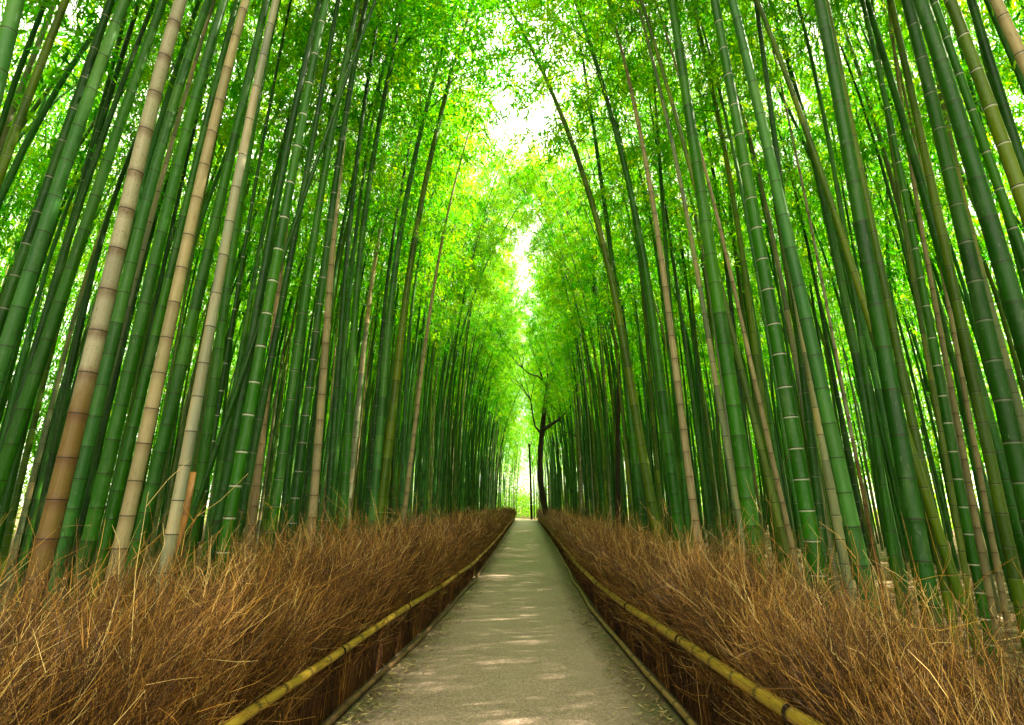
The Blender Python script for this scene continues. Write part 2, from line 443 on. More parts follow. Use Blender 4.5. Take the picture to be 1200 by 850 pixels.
LAND = [  # u1,v1 (upper), u0,v0 (lower), width px, diameter m, colour, ring wax, top?, label
 (22, 8, 2, 90, 22, .14, TE, .1, True, 'thick pale green bamboo crossing the top left corner of the photo'),
 (70, 0, 13, 160, 13, .12, OL, .2, True, 'olive green bamboo second from the left edge at the top'),
 (128, 0, 41, 251, 14, .13, DK, .5, True, 'dark olive bamboo with pale rings leaning out past the left edge'),
 (144, 0, 61, 249, 18, .14, TE, .0, True, 'smooth blue-green bamboo just right of the dark olive ringed one'),
 (144, 143, 32, 468, 19, .13, GR, .0, False, 'green bamboo with a sunlit streak left of the mould-stained brown one'),
 (126, 140, 14, 500, 12, .10, DK, .1, False, 'dark green bamboo half hidden behind the sunlit green one at far left'),
 (184, 109, 77, 538, 27, .15, MOLD, .0, False, 'thickest bamboo at left, mould-stained brown below and grey above'),
 (196, 147, 92, 560, 20, .15, TE, .0, False, 'teal bamboo close behind the mould-stained brown one'),
 (180, 250, 101, 550, 9.5, .075, GREY, .0, False, 'slim dry grey bamboo between the brown and dark green ones'),
 (212, 188, 134, 510, 19, .13, GR, .0, False, 'thick dark green bamboo left of the tan dead one'),
 (246, 116, 148, 530, 14, .12, GR, .0, False, 'green bamboo hidden partly behind the left side of the tan one'),
 (254, 139, 166, 527, 19, .13, TAN, .0, False, 'tan dead bamboo with speckled skin, tallest pale one at left'),
 (282, 120, 186, 533, 18, .15, GR, .0, False, 'dark green bamboo in the shadow right of the tan one'),
 (300, 109, 221, 522, 15.5, .115, GREY, .0, False, 'grey-beige dead bamboo right of the tan one'),
 (286, 300, 250, 516, 6, .07, DK, 1.0, False, 'thin dark bamboo with white rings beside the grey-beige one'),
 (352, 100, 271, 530, 13, .12, DK, .0, False, 'dark mottled bamboo directly left of the white-ringed green one'),
 (355, 127, 283, 525, 15, .13, GR, 1.0, False, 'bright green bamboo with bold white rings, left of the path'),
 (372, 127, 296, 530, 10, .10, DK, .2, False, 'dark bamboo touching the right side of the white-ringed one'),
 (398, 110, 318, 340, 6, .065, DK, .0, False, 'thin dark bamboo leaning strongly right across its neighbours at left'),
 (396, 112, 333, 520, 12, .12, GR, .2, False, 'green bamboo with a bright sun spot left of the straw yellow one'),
 (408, 112, 351, 540, 11, .11, DK, .5, False, 'dark green bamboo standing just left of the straw yellow one'),
 (404, 130, 371, 536, 10, .11, TAN, .0, False, 'straw yellow dead bamboo with close dark rings left of the path'),
 (423, 100, 388, 540, 8, .10, DK, .1, False, 'dark slender bamboo touching the right of the straw yellow one'),
 (436, 100, 404, 560, 11, .115, GR, .2, False, 'green bamboo with a yellow sun spot right of the straw yellow one'),
 (478, 144, 440, 560, 12, .12, TE, .1, False, 'pale teal bamboo glinting high above the left brush fence'),
 (500, 160, 455, 520, 13, .13, OL, .0, False, 'thick olive bamboo left of the slim tan one near the path'),
 (515, 250, 478, 570, 6, .085, TAN, .0, False, 'slim tan dead bamboo in the dense green row left of the path'),
 # right side
 (658, 0, 755, 540, 12, .14, OL, .0, False, 'olive bamboo arching at the top, right of the dark leaning tree'),
 (690, 40, 741, 520, 9, .12, GR, .0, False, 'green bamboo behind the olive arching one, right of the dark trunk'),
 (728, 100, 785, 532, 12, .15, GR, .0, False, 'stout green bamboo standing left of the tan right-hand one'),
 (750, 110, 806, 538, 9, .11, TAN, .0, False, 'tan dead bamboo with close dark rings right of the path'),
 (780, 100, 838, 440, 7, .09, PALE, .1, False, 'pale glinting slim bamboo right of the tan right-hand one'),
 (811, 140, 868, 533, 19, .17, GR, .0, False, 'thick green bamboo with dark rings nearest the path at right'),
 (822, 250, 890, 520, 8.5, .09, YG, .0, False, 'yellowish dead bamboo between two thick green ones at right'),
 (840, 250, 907, 545, 6.5, .075, TAN, .0, False, 'thin yellow-tan bamboo right of the yellowish dead one'),
 (867, 148, 930, 510, 19, .16, GR, .7, False, 'thick green bamboo with frosted white rings, right of the path'),
 (900, 106, 955, 560, 11, .11, DK, .2, False, 'dark bamboo in shade between two thick green ones at right'),
 (897, 158, 977, 520, 19, .145, TE, .0, False, 'thick bluish green bamboo with a pale sunlit upper stem at right'),
 (880, 60, 946, 420, 10, .11, PALE, .2, False, 'pale khaki bamboo hidden behind the bluish thick one'),
 (927, 100, 990, 290, 9, .09, OL, .1, False, 'bent olive bamboo crossing its neighbours at upper right'),
 (966, 106, 1025, 500, 9, .095, GR, .1, False, 'slender green bamboo leaning along the left of the thick ringed one'),
 (950, 260, 1008, 560, 5, .06, MOLD, .0, False, 'thin orange-brown dead bamboo between thick green ones at right'),
 (987, 136, 1055, 515, 23, .145, DK, .0, False, 'very thick dark green bamboo standing close in the right foreground'),
 (1010, 200, 1079, 543, 13, .10, OL, .1, False, 'olive bamboo with a lit right edge behind the very thick dark one'),
 (1040, 160, 1104, 520, 8, .08, YG, .1, False, 'slim yellow-green bamboo glowing at its edge near the right side'),
 (1063, 250, 1114, 515, 11.5, .095, GR, 1.0, False, 'slim green bamboo with crisp white rings near the right edge'),
 (1078, 250, 1127, 520, 8.5, .085, PINK, .0, False, 'pinkish tan dead bamboo, left one of the pair near right edge'),
 (1092, 250, 1140, 510, 7.5, .08, PINK, .0, False, 'pinkish tan dead bamboo, right one of the pair near right edge'),
 (1082, 166, 1150, 490, 15, .125, OL, .1, False, 'olive bamboo with a curved stem right of the pinkish tan pair'),
 (1102, 154, 1178, 480, 24, .15, DK, .3, False, 'massive blackish green bamboo with faint rings near the right edge'),
 (1113, 106, 1151, 234, 24, .145, DK, .0, True, 'massive glossy green bamboo with dark rings at upper right'),
 (1133, 108, 1169, 213, 12, .09, GR, .7, True, 'green bamboo with thin pale rings between two massive ones at upper right'),
 (1160, 122, 1187, 199, 20, .125, OL, .8, True, 'light olive bamboo with white rings in the upper right corner'),
 (1140, 0, 1196, 180, 14, .12, DK, .0, True, 'dark bamboo behind the light olive one in the upper right corner'),
 (1170, 0, 1198, 60, 17, .11, TAN, .3, True, 'yellow-tan bamboo cut off by the top right corner'),
]
ALL = []      # dicts of every culm
for (u1, v1, u0, v0, w, d, colr, wax, top, lab) in LAND:
    x, y, k, d = fit(u1, v1, u0, v0, w, d)
    ALL.append(dict(x=x, y=y, d=d, tx=k, ty=0.0, color=colr, wax=wax, label=lab, side=-1 if u0 < 612 else 1))

# ------------------------------------------------------------------ path edges
EY = np.array([-12, 0, 3.5, 5, 8, 12, 17, 30, 57, 66])
EL = np.array([-1.52, -1.52, -1.48, -1.41, -1.22, -1.10, -1.07, -1.08, -1.13, -1.15])
ER = np.array([1.24, 1.24, 1.20, 1.17, 1.02, 1.02, 1.12, 1.25, 1.42, 1.45])
def XL(y): return np.interp(y, EY, EL)
def XR(y): return np.interp(y, EY, ER)

# ------------------------------------------------------------------ filler culms
pts = [(c['x'], c['y']) for c in ALL]
def ok(x, y, md):
    return all((x - a) ** 2 + (y - b) ** 2 > md * md for a, b in pts)
PALG = [GR, GR, DK, TE, GR, OL, DK, GR, TE, OL]
def rndcol(side):
    q = random.random()
    if q < (.03 if side < 0 else .012): c = TAN
    elif q < .045: c = GREY
    elif q < .12: c = PALE
    else: c = random.choice(PALG if side > 0 else PALG + [TE, TE, GR])
    j = random.uniform(.8, 1.2)
    return tuple(min(.6, a * j * random.uniform(.9, 1.1)) for a in c)
tries = 0
FILL = []
def add_fill(x, y, side, md):
    if 3 < y < 20 and abs(math.atan2(x, y) - .179) < .014: return      # keeps the thin dark tree in sight
    if not ok(x, y, md): return
    pts.append((x, y))
    d = min(.15, max(.055, random.gauss(.10, .022)))
    if abs(x) < 4.8 and y > 7: d = max(d, random.uniform(.09, .12))
    FILL.append(dict(x=x, y=y, d=d, tx=-side * random.gauss(.012, .017), ty=random.gauss(0, .014), color=rndcol(side),
                     wax=random.choice([0, 0, 0, .1, .15, .4]), label=None, side=side))
for _ in range(6200):
    side = random.choice((-1, 1))
    y = random.uniform(-9, 70)
    lo = 3.0 if side < 0 else 2.75
    x = lo + 13.5 * random.random() ** 1.25
    if y < 9 and x < 3.6 + max(0, (5 - y)) * .35: continue
    if y < 2.0 and x < 5.5: continue
    add_fill(side * x, y, side, .62 if x < 5.5 else .67)
for _ in range(2600):
    side = random.choice((-1, 1)); add_fill(side * random.uniform(15, 27), random.uniform(-4, 66), side, .72)
for _ in range(420):           # the grove closes in behind the far end of the path
    x = random.uniform(-12, 12); y = random.uniform(71, 95)
    if abs(x - .2) < .9 + (y - 70) * .02: continue
    add_fill(x, y, -1 if x < 0 else 1, .8)

# which culms can be seen: widths left free on a round horizon scan
ALLC = ALL + FILL
order = sorted(range(len(ALLC)), key=lambda i: math.hypot(ALLC[i]['x'], ALLC[i]['y']))
NB = 30000; buf = np.zeros(NB, bool)
for i in order:
    c = ALLC[i]; dist = math.hypot(c['x'], c['y'])
    zx = c['x'] + c['tx'] * 2.2
    th = math.atan2(zx, c['y']); hw = c['d'] / 2 / dist
    a = int((th - hw + math.pi) / (2 * math.pi) * NB); b = int((th + hw + math.pi) / (2 * math.pi) * NB) + 1
    vis = (~buf[a:b]).sum(); buf[a:b] = True
    c['th'] = th; c['dist'] = dist
    inframe = abs(th + YAW) < R(45.5) and c['y'] > .5
    c['vis'] = vis if inframe else 0
for c in FILL: c['rank'] = c['vis'] + (2e-2 / c['dist'] if c['vis'] else 0)
FILL.sort(key=lambda c: -c['rank'])
NSOLO = 298 - len(ALL)
SOLO = [c for c in FILL[:NSOLO] if c['vis'] > 0]
REST = FILL[len(SOLO):]

def spin_of(c):
    base = 0 if c['x'] < 0 else math.pi          # tops arch over the path
    return base + random.gauss(0, .45 if c['y'] > 11 and abs(c['x']) < 4.6 else .8)
def variant(c):
    ax = abs(c['x'])
    if math.hypot(c['x'], c['y']) < 10 and (c['label'] or c['y'] < 7 or ax > 4.8): return random.choice([6, 7, 8])
    if c['label'] or c['color'][0] > c['color'][1]: return random.choice([0, 5, 8, 6])
    if c['x'] > 0 and 25 < c['y'] < 34 and ax < 4.0: return random.choice([0, 1, 5, 3])
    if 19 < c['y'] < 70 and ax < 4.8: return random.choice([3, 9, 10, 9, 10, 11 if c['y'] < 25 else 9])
    if c['y'] <= 19 and ax < 4.8: return random.choice([0, 5, 0, 1])
    return random.choice([0, 1, 2, 4, 5])
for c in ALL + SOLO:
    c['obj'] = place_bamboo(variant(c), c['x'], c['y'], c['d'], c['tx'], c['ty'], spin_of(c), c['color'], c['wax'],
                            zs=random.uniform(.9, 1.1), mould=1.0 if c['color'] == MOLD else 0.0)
    if c['label']:
        tag(c['obj'], c['label'], 'bamboo', 'bamboos standing near the path')

# labels for the fillers: counted from the nearest easily found culm on their side, by where they stand in view
ORD = ['first', 'second', 'third', 'fourth', 'fifth', 'sixth', 'seventh', 'eighth', 'ninth', 'tenth', 'eleventh', 'twelfth', 'thirteenth',
       'fourteenth', 'fifteenth', 'sixteenth', 'seventeenth', 'eighteenth', 'nineteenth', 'twentieth']
SHORT = {}
def short(lab):
    for t in (' at far left', ' of the photo'): lab = lab.replace(t, '')
    return lab
def look(c):
    col = c['color']; r_, g_, b_ = col
    if r_ > g_: nm = 'tan' if r_ > .3 and b_ < .16 else 'greyish'
    elif r_ > .6 * g_: nm = 'pale' if b_ > .08 else 'yellow-green'
    elif b_ > .35 * g_: nm = 'blue-green'
    elif r_ > .4 * g_: nm = 'olive'
    else: nm = 'green'
    sz = 'thin' if c['d'] < .085 else ('stout' if c['d'] > .12 else 'slender')
    return sz + ' ' + nm
MARKS = ['mould-stained brown one', 'tan dead bamboo with speckled', 'grey-beige dead', 'bold white rings', 'straw yellow dead bamboo',
         'pale teal bamboo glinting', 'slim tan dead', 'olive bamboo arching', 'tan dead bamboo with close dark rings right', 'thick green bamboo with dark rings nearest',
         'frosted white rings', 'very thick dark green', 'crisp white rings', 'massive blackish']
MNAME = ['the brown mould-stained bamboo', 'the speckled tan bamboo', 'the grey-beige bamboo', 'the bold white-ringed bamboo', 'the straw yellow bamboo',
         'the glinting pale teal bamboo', 'the slim tan bamboo', 'the olive arching bamboo', 'the tan dark-ringed bamboo', 'the dark-ringed bamboo nearest the path',
         'the frosted-ringed bamboo', 'the very thick dark bamboo', 'the crisp white-ringed bamboo', 'the massive blackish bamboo']
marks = []
for mk, nm in zip(MARKS, MNAME):
    for c in ALL:
        if mk in c['label'] or (mk.startswith('mould') and 'thickest bamboo at left' in c['label']):
            marks.append((c['th'], nm, c['side'])); break
marks.sort()
cnt = {}
def where(c):
    left = [m for m in marks if m[0] <= c['th'] and m[2] == c['side']]
    right = [m for m in marks if m[0] > c['th'] and m[2] == c['side']]
    if c['side'] < 0: return ('left of ' + right[0][1]) if right else ('right of ' + left[-1][1])
    return ('right of ' + left[-1][1]) if left else ('left of ' + right[0][1])
far = [c for c in SOLO if c['dist'] > 34]
near = [c for c in SOLO if c['dist'] <= 34]
for c in far:
    s = 'left' if c['x'] < XL(50) else 'right'
    tag(c['obj'], f'one of the distant thin bamboos in the dense {s} wall near the path end', 'bamboo', f'distant bamboos in the {s} wall')
for side in (-1, 1):
    g = [c for c in near if c['side'] == side]
    g.sort(key=lambda c: c['th'] * side, reverse=(side < 0) is False and False)
    g.sort(key=lambda c: -c['th'] if side < 0 else c['th'])      # outward from the path on both sides
    for c in g:
        key = (look(c), where(c)); cnt[key] = cnt.get(key, 0) + 1
        c['key'] = key; c['ord'] = cnt[key]
    for c in g:
        lk, wh = c['key']
        tot = cnt[c['key']]
        if tot == 1: lab = f'{lk} bamboo deeper in the grove, {wh}'
        else: lab = f'{ORD[c["ord"] - 1]} {lk} bamboo outward from path, {wh}'
        tag(c['obj'], lab, 'bamboo', 'bamboos deeper in the grove')

# ------------------------------------------------------------------ everything beyond the 300: one mass of bamboo
FARC = []
for v in VARS[:5] + VARS[9:]:
    V, F, A, _ = culm_arrays(v['H'], v['b'], v['seed'], 6, rings=False)
    LV, LF, LT, BP = crown_arrays(v['H'], v['b'], v['seed'] + 50, per_branch=50, leaf=.215, z_low=10.2 if v['b'] > 2.9 else 7.4, width=1.25 if v['b'] > 2.9 else 1.0)
    FARC.append((V, F, LV, LF, LT))
def variant_far(c):
    if c['x'] > 0 and 25 < c['y'] < 34 and abs(c['x']) < 4.0: return random.choice([0, 1, 3])
    if 19 < c['y'] < 70 and abs(c['x']) < 4.8: return random.choice([3, 5, 6, 3, 5, 6])
    if abs(c['x']) > 15: return 8 + random.randrange(2)
    return random.randrange(5)
for v in VARS[:2]:
    V, F, A, _ = culm_arrays(v['H'], v['b'], v['seed'], 5, rings=False)
    LV, LF, LT, BP = crown_arrays(v['H'], v['b'], v['seed'] + 50, per_branch=20, leaf=.30, z_low=3.5)
    FARC.append((V, F, LV, LF, LT))
VV, FF, TT, CC, MI = [], [], [], [], []
off = 0
for c in REST:
    V, F, LV, LF, LT = FARC[variant_far(c)]
    s = c['d'] / (2 * R0); zs = random.uniform(.9, 1.1); sp = spin_of(c)
    up = Vector((c['tx'], c['ty'], 1)).normalized()
    Rm = np.array(Vector((0, 0, 1)).rotation_difference(up).to_matrix() @ Matrix.Rotation(sp, 3, 'Z'))
    for arr, fc, mi in ((V, F, 0), (LV, LF, 1)):
        P = (arr * np.array([s, s, zs])) @ Rm.T + np.array([c['x'], c['y'], 0])
        VV.append(P); FF.append(fc + off); off += len(P)
        MI.append(np.full(len(fc), mi))
        CC.append(np.tile(np.array([*c['color'], 1.0]), (len(P), 1)))
        TT.append(np.clip(LT * .7 + random.random() * .3, 0, 1) if mi else np.zeros(len(P)))
me = mesh_np('bamboo_thicket', np.vstack(VV), np.vstack(FF), [M_culm_far, M_leaf_far],
             {'tint': np.concatenate(TT), 'tone': np.vstack(CC), 'ring': np.zeros(off)}, np.concatenate(MI))
tag(link('bamboo_thicket', me), 'mass of distant bamboo stems and leafy tops filling the grove behind the countable ones', 'bamboo thicket', kind='stuff')
del VV, FF, TT, CC, MI

# ------------------------------------------------------------------ ground, path
def sheet(name, xs0, xs1, ys, z, mat, nx=6, bump=.0):
    V, F = [], []
    for y, a, b in zip(ys, xs0, xs1):
        for i in range(nx + 1):
            V.append((a + (b - a) * i / nx, y, z + random.uniform(-bump, bump)))
    for j in range(len(ys) - 1):
        for i in range(nx):
            q = j * (nx + 1) + i; F.append((q, q + 1, q + nx + 2, q + nx + 1))
    return tag(link(name, mesh_np(name, V, F, [mat], smooth=True)), kind='structure')
gv = [(-900, -300, 0), (900, -300, 0), (900, 1500, 0), (-900, 1500, 0)]
tag(link('ground', mesh_np('ground', gv, [(0, 1, 2, 3)], [M_ground])), kind='structure')
ys = np.concatenate([np.linspace(-11, 0, 23), np.linspace(.06, 14, 240), np.linspace(14.2, 66, 200)])
sheet('path_verge', XL(ys) - .35, XR(ys) + .35, ys, .005, M_edge)
wig = lambda y, p: .04 * np.sin(y * 1.7 + p) + .03 * np.sin(y * 4.1 + p * 2) + .02 * np.sin(y * 13 + p) + rng.normal(0, .014, len(y))
po = sheet('path', XL(ys) - .02, XR(ys) + .02, ys, .012, M_path, nx=14)
rim = np.tile(np.abs(np.linspace(-1, 1, 15)), len(ys)); sidew = np.tile(np.linspace(-1, 1, 15), len(ys))
a_ = po.data.attributes.new('rim', 'FLOAT', 'POINT'); a_.data.foreach_set('value', (rim + .05 * sidew).astype(np.float32))
yb = np.linspace(66.0, 80, 15)
cx = .15 - .018 * (yb - 66) ** 2
sheet('path_bend', cx - 1.2, cx + 1.2, yb, .016, M_path)

# ------------------------------------------------------------------ brushwood fences
def brush(side, seed, N):
    r = np.random.default_rng(seed)
    edge = XL if side < 0 else XR
    u = r.random(N); c0 = 1.6                       # denser close to the camera
    y = np.exp(np.log(c0) + u * (np.log(66 + c0) - np.log(c0))) - c0 - .9 + r.normal(0, .05, N)
    y = np.where(r.random(N) < .12, r.uniform(0, 64, N), y)
    out = r.beta(1.1, 1.5, N)                        # 0 at the path face, 1 at the back
    depth = np.where(side < 0, .95, .72)
    face = r.random(N) < .22
    out = np.where(face, r.uniform(0, .04, N), out)
    x0 = edge(y) + side * (.13 + out * depth)
    L = r.normal(.99, .17, N) + .18 * out
    L *= 1 + .10 * np.sin(y * 1.3 + seed) * r.random(N) + .08 * np.sin(y * 3.1 + 2 * seed)
    L *= np.where(side > 0, .93 , 1.03)
    L *= np.clip(.80 + .05 * y, .80, 1.0) if side < 0 else np.clip(.70 + .065 * y, .70, 1.0)   # trimmed lower near the entrance
    short = r.random(N) < .22; L = np.where(short, L * r.uniform(.4, .75, N), L)
    longs = r.random(N) < (.02 if side < 0 else .045); L = np.where(longs, L * r.uniform(1.15, 1.4 if side > 0 else 1.28, N), L)
    clump = .25 * np.sin(y * 5.3 + out * 4 + seed) + .2 * np.sin(y * 11.7 - out * 7)
    lf = np.clip(r.normal(.62, .28, N) + .35 * clump, -.2, 1.5)         # lean along the path
    lo = side * r.normal(.05, .20, N) + side * .10 * out
    stand = np.clip(r.normal(.40, .08, N), .2, .6)                      # bound upright up to the rail
    K = 5; t = np.linspace(0, 1, K)[None, :]
    b = np.clip((t - stand[:, None]) / (1 - stand[:, None]), 0, 1) ** 1.25
    ang = lf[:, None] * b
    ds = np.diff(t, axis=1) * L[:, None]
    am = (ang[:, 1:] + ang[:, :-1]) / 2
    z = np.concatenate([np.zeros((N, 1)), np.cumsum(np.cos(am) * ds, 1)], 1)
    yy = np.concatenate([np.zeros((N, 1)), np.cumsum(np.sin(am) * ds, 1)], 1)
    P = np.zeros((N, K, 3))
    jit = r.normal(0, .016, (N, K)); jit[:, 0] = 0
    P[..., 0] = x0[:, None] + (lo[:, None] * b) * L[:, None] * .7 + jit + r.normal(0, .03, N)[:, None] * t
    P[..., 1] = y[:, None] + yy + r.normal(0, .012, (N, K)) + r.normal(0, .04, N)[:, None] * t
    P[..., 2] = z + .0
    clr = edge(P[..., 1]) + side * .115
    lowz = P[..., 2] < (.62 if side < 0 else .80)
    P[..., 0] = np.where(lowz, np.where(side < 0, np.minimum(P[..., 0], clr), np.maximum(P[..., 0], clr)), P[..., 0])
    wr = (.0016 + .00018 * np.clip(y, 0, 60)) * r.uniform(.6, 1.5, N)
    rad = wr[:, None] * np.array([1.15, 1.0, .85, .6, .3])[None, :]
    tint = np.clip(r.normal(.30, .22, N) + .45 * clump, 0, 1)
    tint = np.where(longs, tint + .2, tint); tint = np.where(face, tint * .7, tint)  # face strands tinted darker: shade low in the brush painted into their colour
    V1, F1 = strands(P, rad, 3); T1 = np.repeat(tint, K * 3)
    acc_V, acc_F, acc_T, n0 = [V1], [F1], [T1], len(V1)
    for rep in range(3):                             # fine side twigs toward the tips
        tt = r.uniform(.45, .95, N); i0 = np.clip((tt * (K - 1)).astype(int), 0, K - 2); fr = tt * (K - 1) - i0
        ar = np.arange(N)
        p0 = P[ar, i0] * (1 - fr)[:, None] + P[ar, i0 + 1] * fr[:, None]
        dv = P[ar, i0 + 1] - P[ar, i0]; dv /= np.linalg.norm(dv, axis=1)[:, None] + 1e-9
        dv = dv + r.normal(0, .55, (N, 3)); dv /= np.linalg.norm(dv, axis=1)[:, None]
        ln = r.uniform(.10, .34, N)
        p2 = p0 + dv * ln[:, None]; p1 = p0 + dv * (ln * .5)[:, None] + r.normal(0, .015, (N, 3))
        Q = np.stack([p0, p1, p2], 1); Q[..., 2] = np.maximum(Q[..., 2], .01)
        rd = wr[:, None] * np.array([.6, .5, .3])[None, :]
        V2, F2 = strands(Q, rd, 3)
        acc_V.append(V2); acc_F.append(F2 + n0); n0 += len(V2)
        acc_T.append(np.repeat(np.clip(tint + r.normal(.27, .17, N), 0, 1), 9))  # side twigs tinted lighter, painting in sunlit tips
    return np.vstack(acc_V), np.vstack(acc_F), np.concatenate(acc_T)

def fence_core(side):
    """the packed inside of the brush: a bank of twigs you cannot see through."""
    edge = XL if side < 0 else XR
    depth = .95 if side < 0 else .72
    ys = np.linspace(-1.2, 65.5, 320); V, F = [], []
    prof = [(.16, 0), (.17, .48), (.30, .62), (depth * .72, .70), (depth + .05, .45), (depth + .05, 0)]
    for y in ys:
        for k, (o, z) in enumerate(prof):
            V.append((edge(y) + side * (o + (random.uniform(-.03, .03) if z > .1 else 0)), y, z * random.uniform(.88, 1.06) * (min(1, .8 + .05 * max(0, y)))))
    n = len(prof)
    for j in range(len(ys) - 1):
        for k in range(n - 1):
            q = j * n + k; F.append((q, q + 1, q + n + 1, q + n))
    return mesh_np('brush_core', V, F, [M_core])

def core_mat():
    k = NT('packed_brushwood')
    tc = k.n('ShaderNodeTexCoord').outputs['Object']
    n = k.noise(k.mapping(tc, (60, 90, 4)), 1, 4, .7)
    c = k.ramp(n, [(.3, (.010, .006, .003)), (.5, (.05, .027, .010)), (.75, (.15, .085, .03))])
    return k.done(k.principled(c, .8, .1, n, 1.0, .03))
M_core = core_mat()

def rail_mat(name, a, b_, dark):
    k = NT(name)
    tc = k.n('ShaderNodeTexCoord').outputs['Object']
    n = k.noise(k.mapping(tc, (12, 3, 12)), 1, 5, .7); f = k.noise(k.mapping(tc, (120, 6, 120)), 1, 3, .6)
    c = k.mix(n, a, b_)
    c = k.mix(k.ramp(f, [(.5, (0, 0, 0)), (.75, (.6, .6, .6))]), c, dark)
    ring = k.attr('ring').outputs['Fac']
    c = k.mix(k.val(ring, 'MULTIPLY', .8), c, (.03, .02, .01))
    return k.done(k.principled(c, .42, .4, f, .3, .004))
M_yel = rail_mat('yellow_bamboo_pole', (.40, .27, .025), (.27, .17, .016), (.10, .055, .012))
M_dark = rail_mat('dark_bamboo_pole', (.15, .085, .03), (.08, .045, .02), (.03, .018, .01))
M_old = rail_mat('weathered_bamboo_pole', (.30, .19, .05), (.16, .095, .035), (.05, .03, .015))

def rail(name, pts3, rad, mat, parent, node=.34):
    P = np.array(pts3, float)
    seg = np.concatenate([[0], np.cumsum(np.linalg.norm(np.diff(P, axis=0), axis=1))])
    s = [0.0]; at = [0]; rr = [1]
    q = .2
    while q < seg[-1] - .1:
        for dz, a, r_ in ((-.03, 0, 1), (-.006, 1, 1.05), (.006, 1, 1.05), (.03, 0, 1)):
            s.append(q + dz); at.append(a); rr.append(r_)
        q += node * random.uniform(.85, 1.15) * (1 if q < 20 else 2.5)
    s.append(seg[-1]); at.append(0); rr.append(1)
    s = np.array(s)
    # smooth the coarse polyline
    Q = np.stack([np.interp(s, seg, P[:, k]) for k in range(3)], 1)
    w = .35
    Qs = sum(np.stack([np.interp(np.clip(s + o, 0, seg[-1]), seg, P[:, k]) for k in range(3)], 1) for o in np.linspace(-w, w, 7)) / 7
    Qs[:, 2] += .006 * np.sin(s * 1.3) ; Qs[:, 0] += .006 * np.sin(s * .9 + 1)
    V, F = tube(Qs, rad * np.array(rr), 12)
    o = link(name, mesh_np(name, V, F, [mat], {'ring': np.concatenate([np.repeat(at, 12), [0, 0]])}, smooth=True), parent)
    if name == 'upper_rail':
        q = 2.1
        while q < 24:
            c0 = np.array([np.interp(q, s, Qs[:, k]) for k in range(3)])
            a = np.linspace(0, 2 * np.pi * 3, 40); rr_ = rad + .006
            hx = np.stack([c0[0] + rr_ * np.cos(a), c0[1] + np.linspace(-.013, .013, 40), c0[2] + rr_ * 1.02 * np.sin(a)], 1)
            tl = np.array([[c0[0], c0[1], c0[2] - rr_], [c0[0] + .015, c0[1] + .01, c0[2] - rr_ - .05], [c0[0] + .005, c0[1] + .03, c0[2] - rr_ - .10]])
            v1, f1 = tube(hx, np.full(40, .0045), 5)
            link('rope_tie', mesh_np('rope_tie', v1, f1, [M_rope], smooth=True), parent)
            q += random.uniform(1.5, 2.1)
    return o

_k = NT('dark_palm_rope'); M_rope = _k.done(_k.principled((.018, .013, .010), .9, .1))
yy = [-1.0, 1, 2.3, 3.2, 4.5, 6.5, 9, 12, 18, 26, 40, 64]
for side, nm in ((-1, 'left'), (1, 'right')):
    root = empty('brushwood_fence', (0, 0, 0))
    tag(root, f'brown brushwood fence with bamboo rails along the {nm} edge of the path', 'fence', 'brushwood fences lining the path')
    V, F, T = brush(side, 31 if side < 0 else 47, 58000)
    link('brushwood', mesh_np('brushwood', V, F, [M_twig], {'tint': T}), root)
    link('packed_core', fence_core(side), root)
    if side < 0:
        hz = [.53, .52, .51, .50, .47, .49, .43, .40, .36, .36, .4, .4]
        rail('upper_rail', [(XL(y) - .06, y, z) for y, z in zip(yy, hz)], .031, M_yel, root)
        rail('lower_rail', [(XL(y) - .02 + .02 * math.sin(y * 2.2), y, .05) for y in np.linspace(-1, 64, 60)], .024, M_dark, root)
    else:
        hz = [.74, .72, .69, .63, .57, .50, .47, .45, .43, .42, .42, .42]
        rail('upper_rail', [(XR(y) + .065, y, z) for y, z in zip(yy, hz)], .036, M_yel, root)
        rail('lower_rail', [(XR(y) + .02 + .02 * math.sin(y * 1.9), y, .07) for y in np.linspace(-1, 64, 60)], .024, M_old, root)

# ------------------------------------------------------------------ bare dark trees
def limb(acc, pts3, r0, r1, sides=10):
    P = np.array(pts3, float); t = np.linspace(0, 1, len(P)); tt = np.linspace(0, 1, len(P) * 4)
    from_ = np.stack([np.interp(tt, t, P[:, k]) for k in range(3)], 1)
    sm = from_.copy()
    for _ in range(3): sm[1:-1] = (sm[:-2] + 2 * sm[1:-1] + sm[2:]) / 4
    rad = r0 + (r1 - r0) * tt
    V, F = tube(sm, rad * (1 + .06 * np.sin(tt * 40)), sides)
    acc.add(V, F)
def at(u, v, Y):
    d = ray(u, v); p = Vector((0, 0, EYE)) + d * (Y / d.y); return (p.x, p.y, max(p.z, -.1))
def jit3(p, s): return tuple(a + random.uniform(-s, s) for a in p)

def twiggy(acc, start, direction, length, r, depth):
    p = np.array(start, float); d = np.array(direction, float); d /= np.linalg.norm(d)
    pts_ = [tuple(p)]
    n = 4
    for i in range(n):
        d = d + np.array([random.uniform(-.3, .3), random.uniform(-.3, .3), random.uniform(-.1, .3)]); d /= np.linalg.norm(d)
        p = p + d * length / n; pts_.append(tuple(p))
        if depth > 0 and i > 0:
            twiggy(acc, p, d + np.array([random.uniform(-1, 1), random.uniform(-1, 1), random.uniform(-.2, .8)]), length * .55, r * .5, depth - 1)
    limb(acc, pts_, r, r * .35, 6)

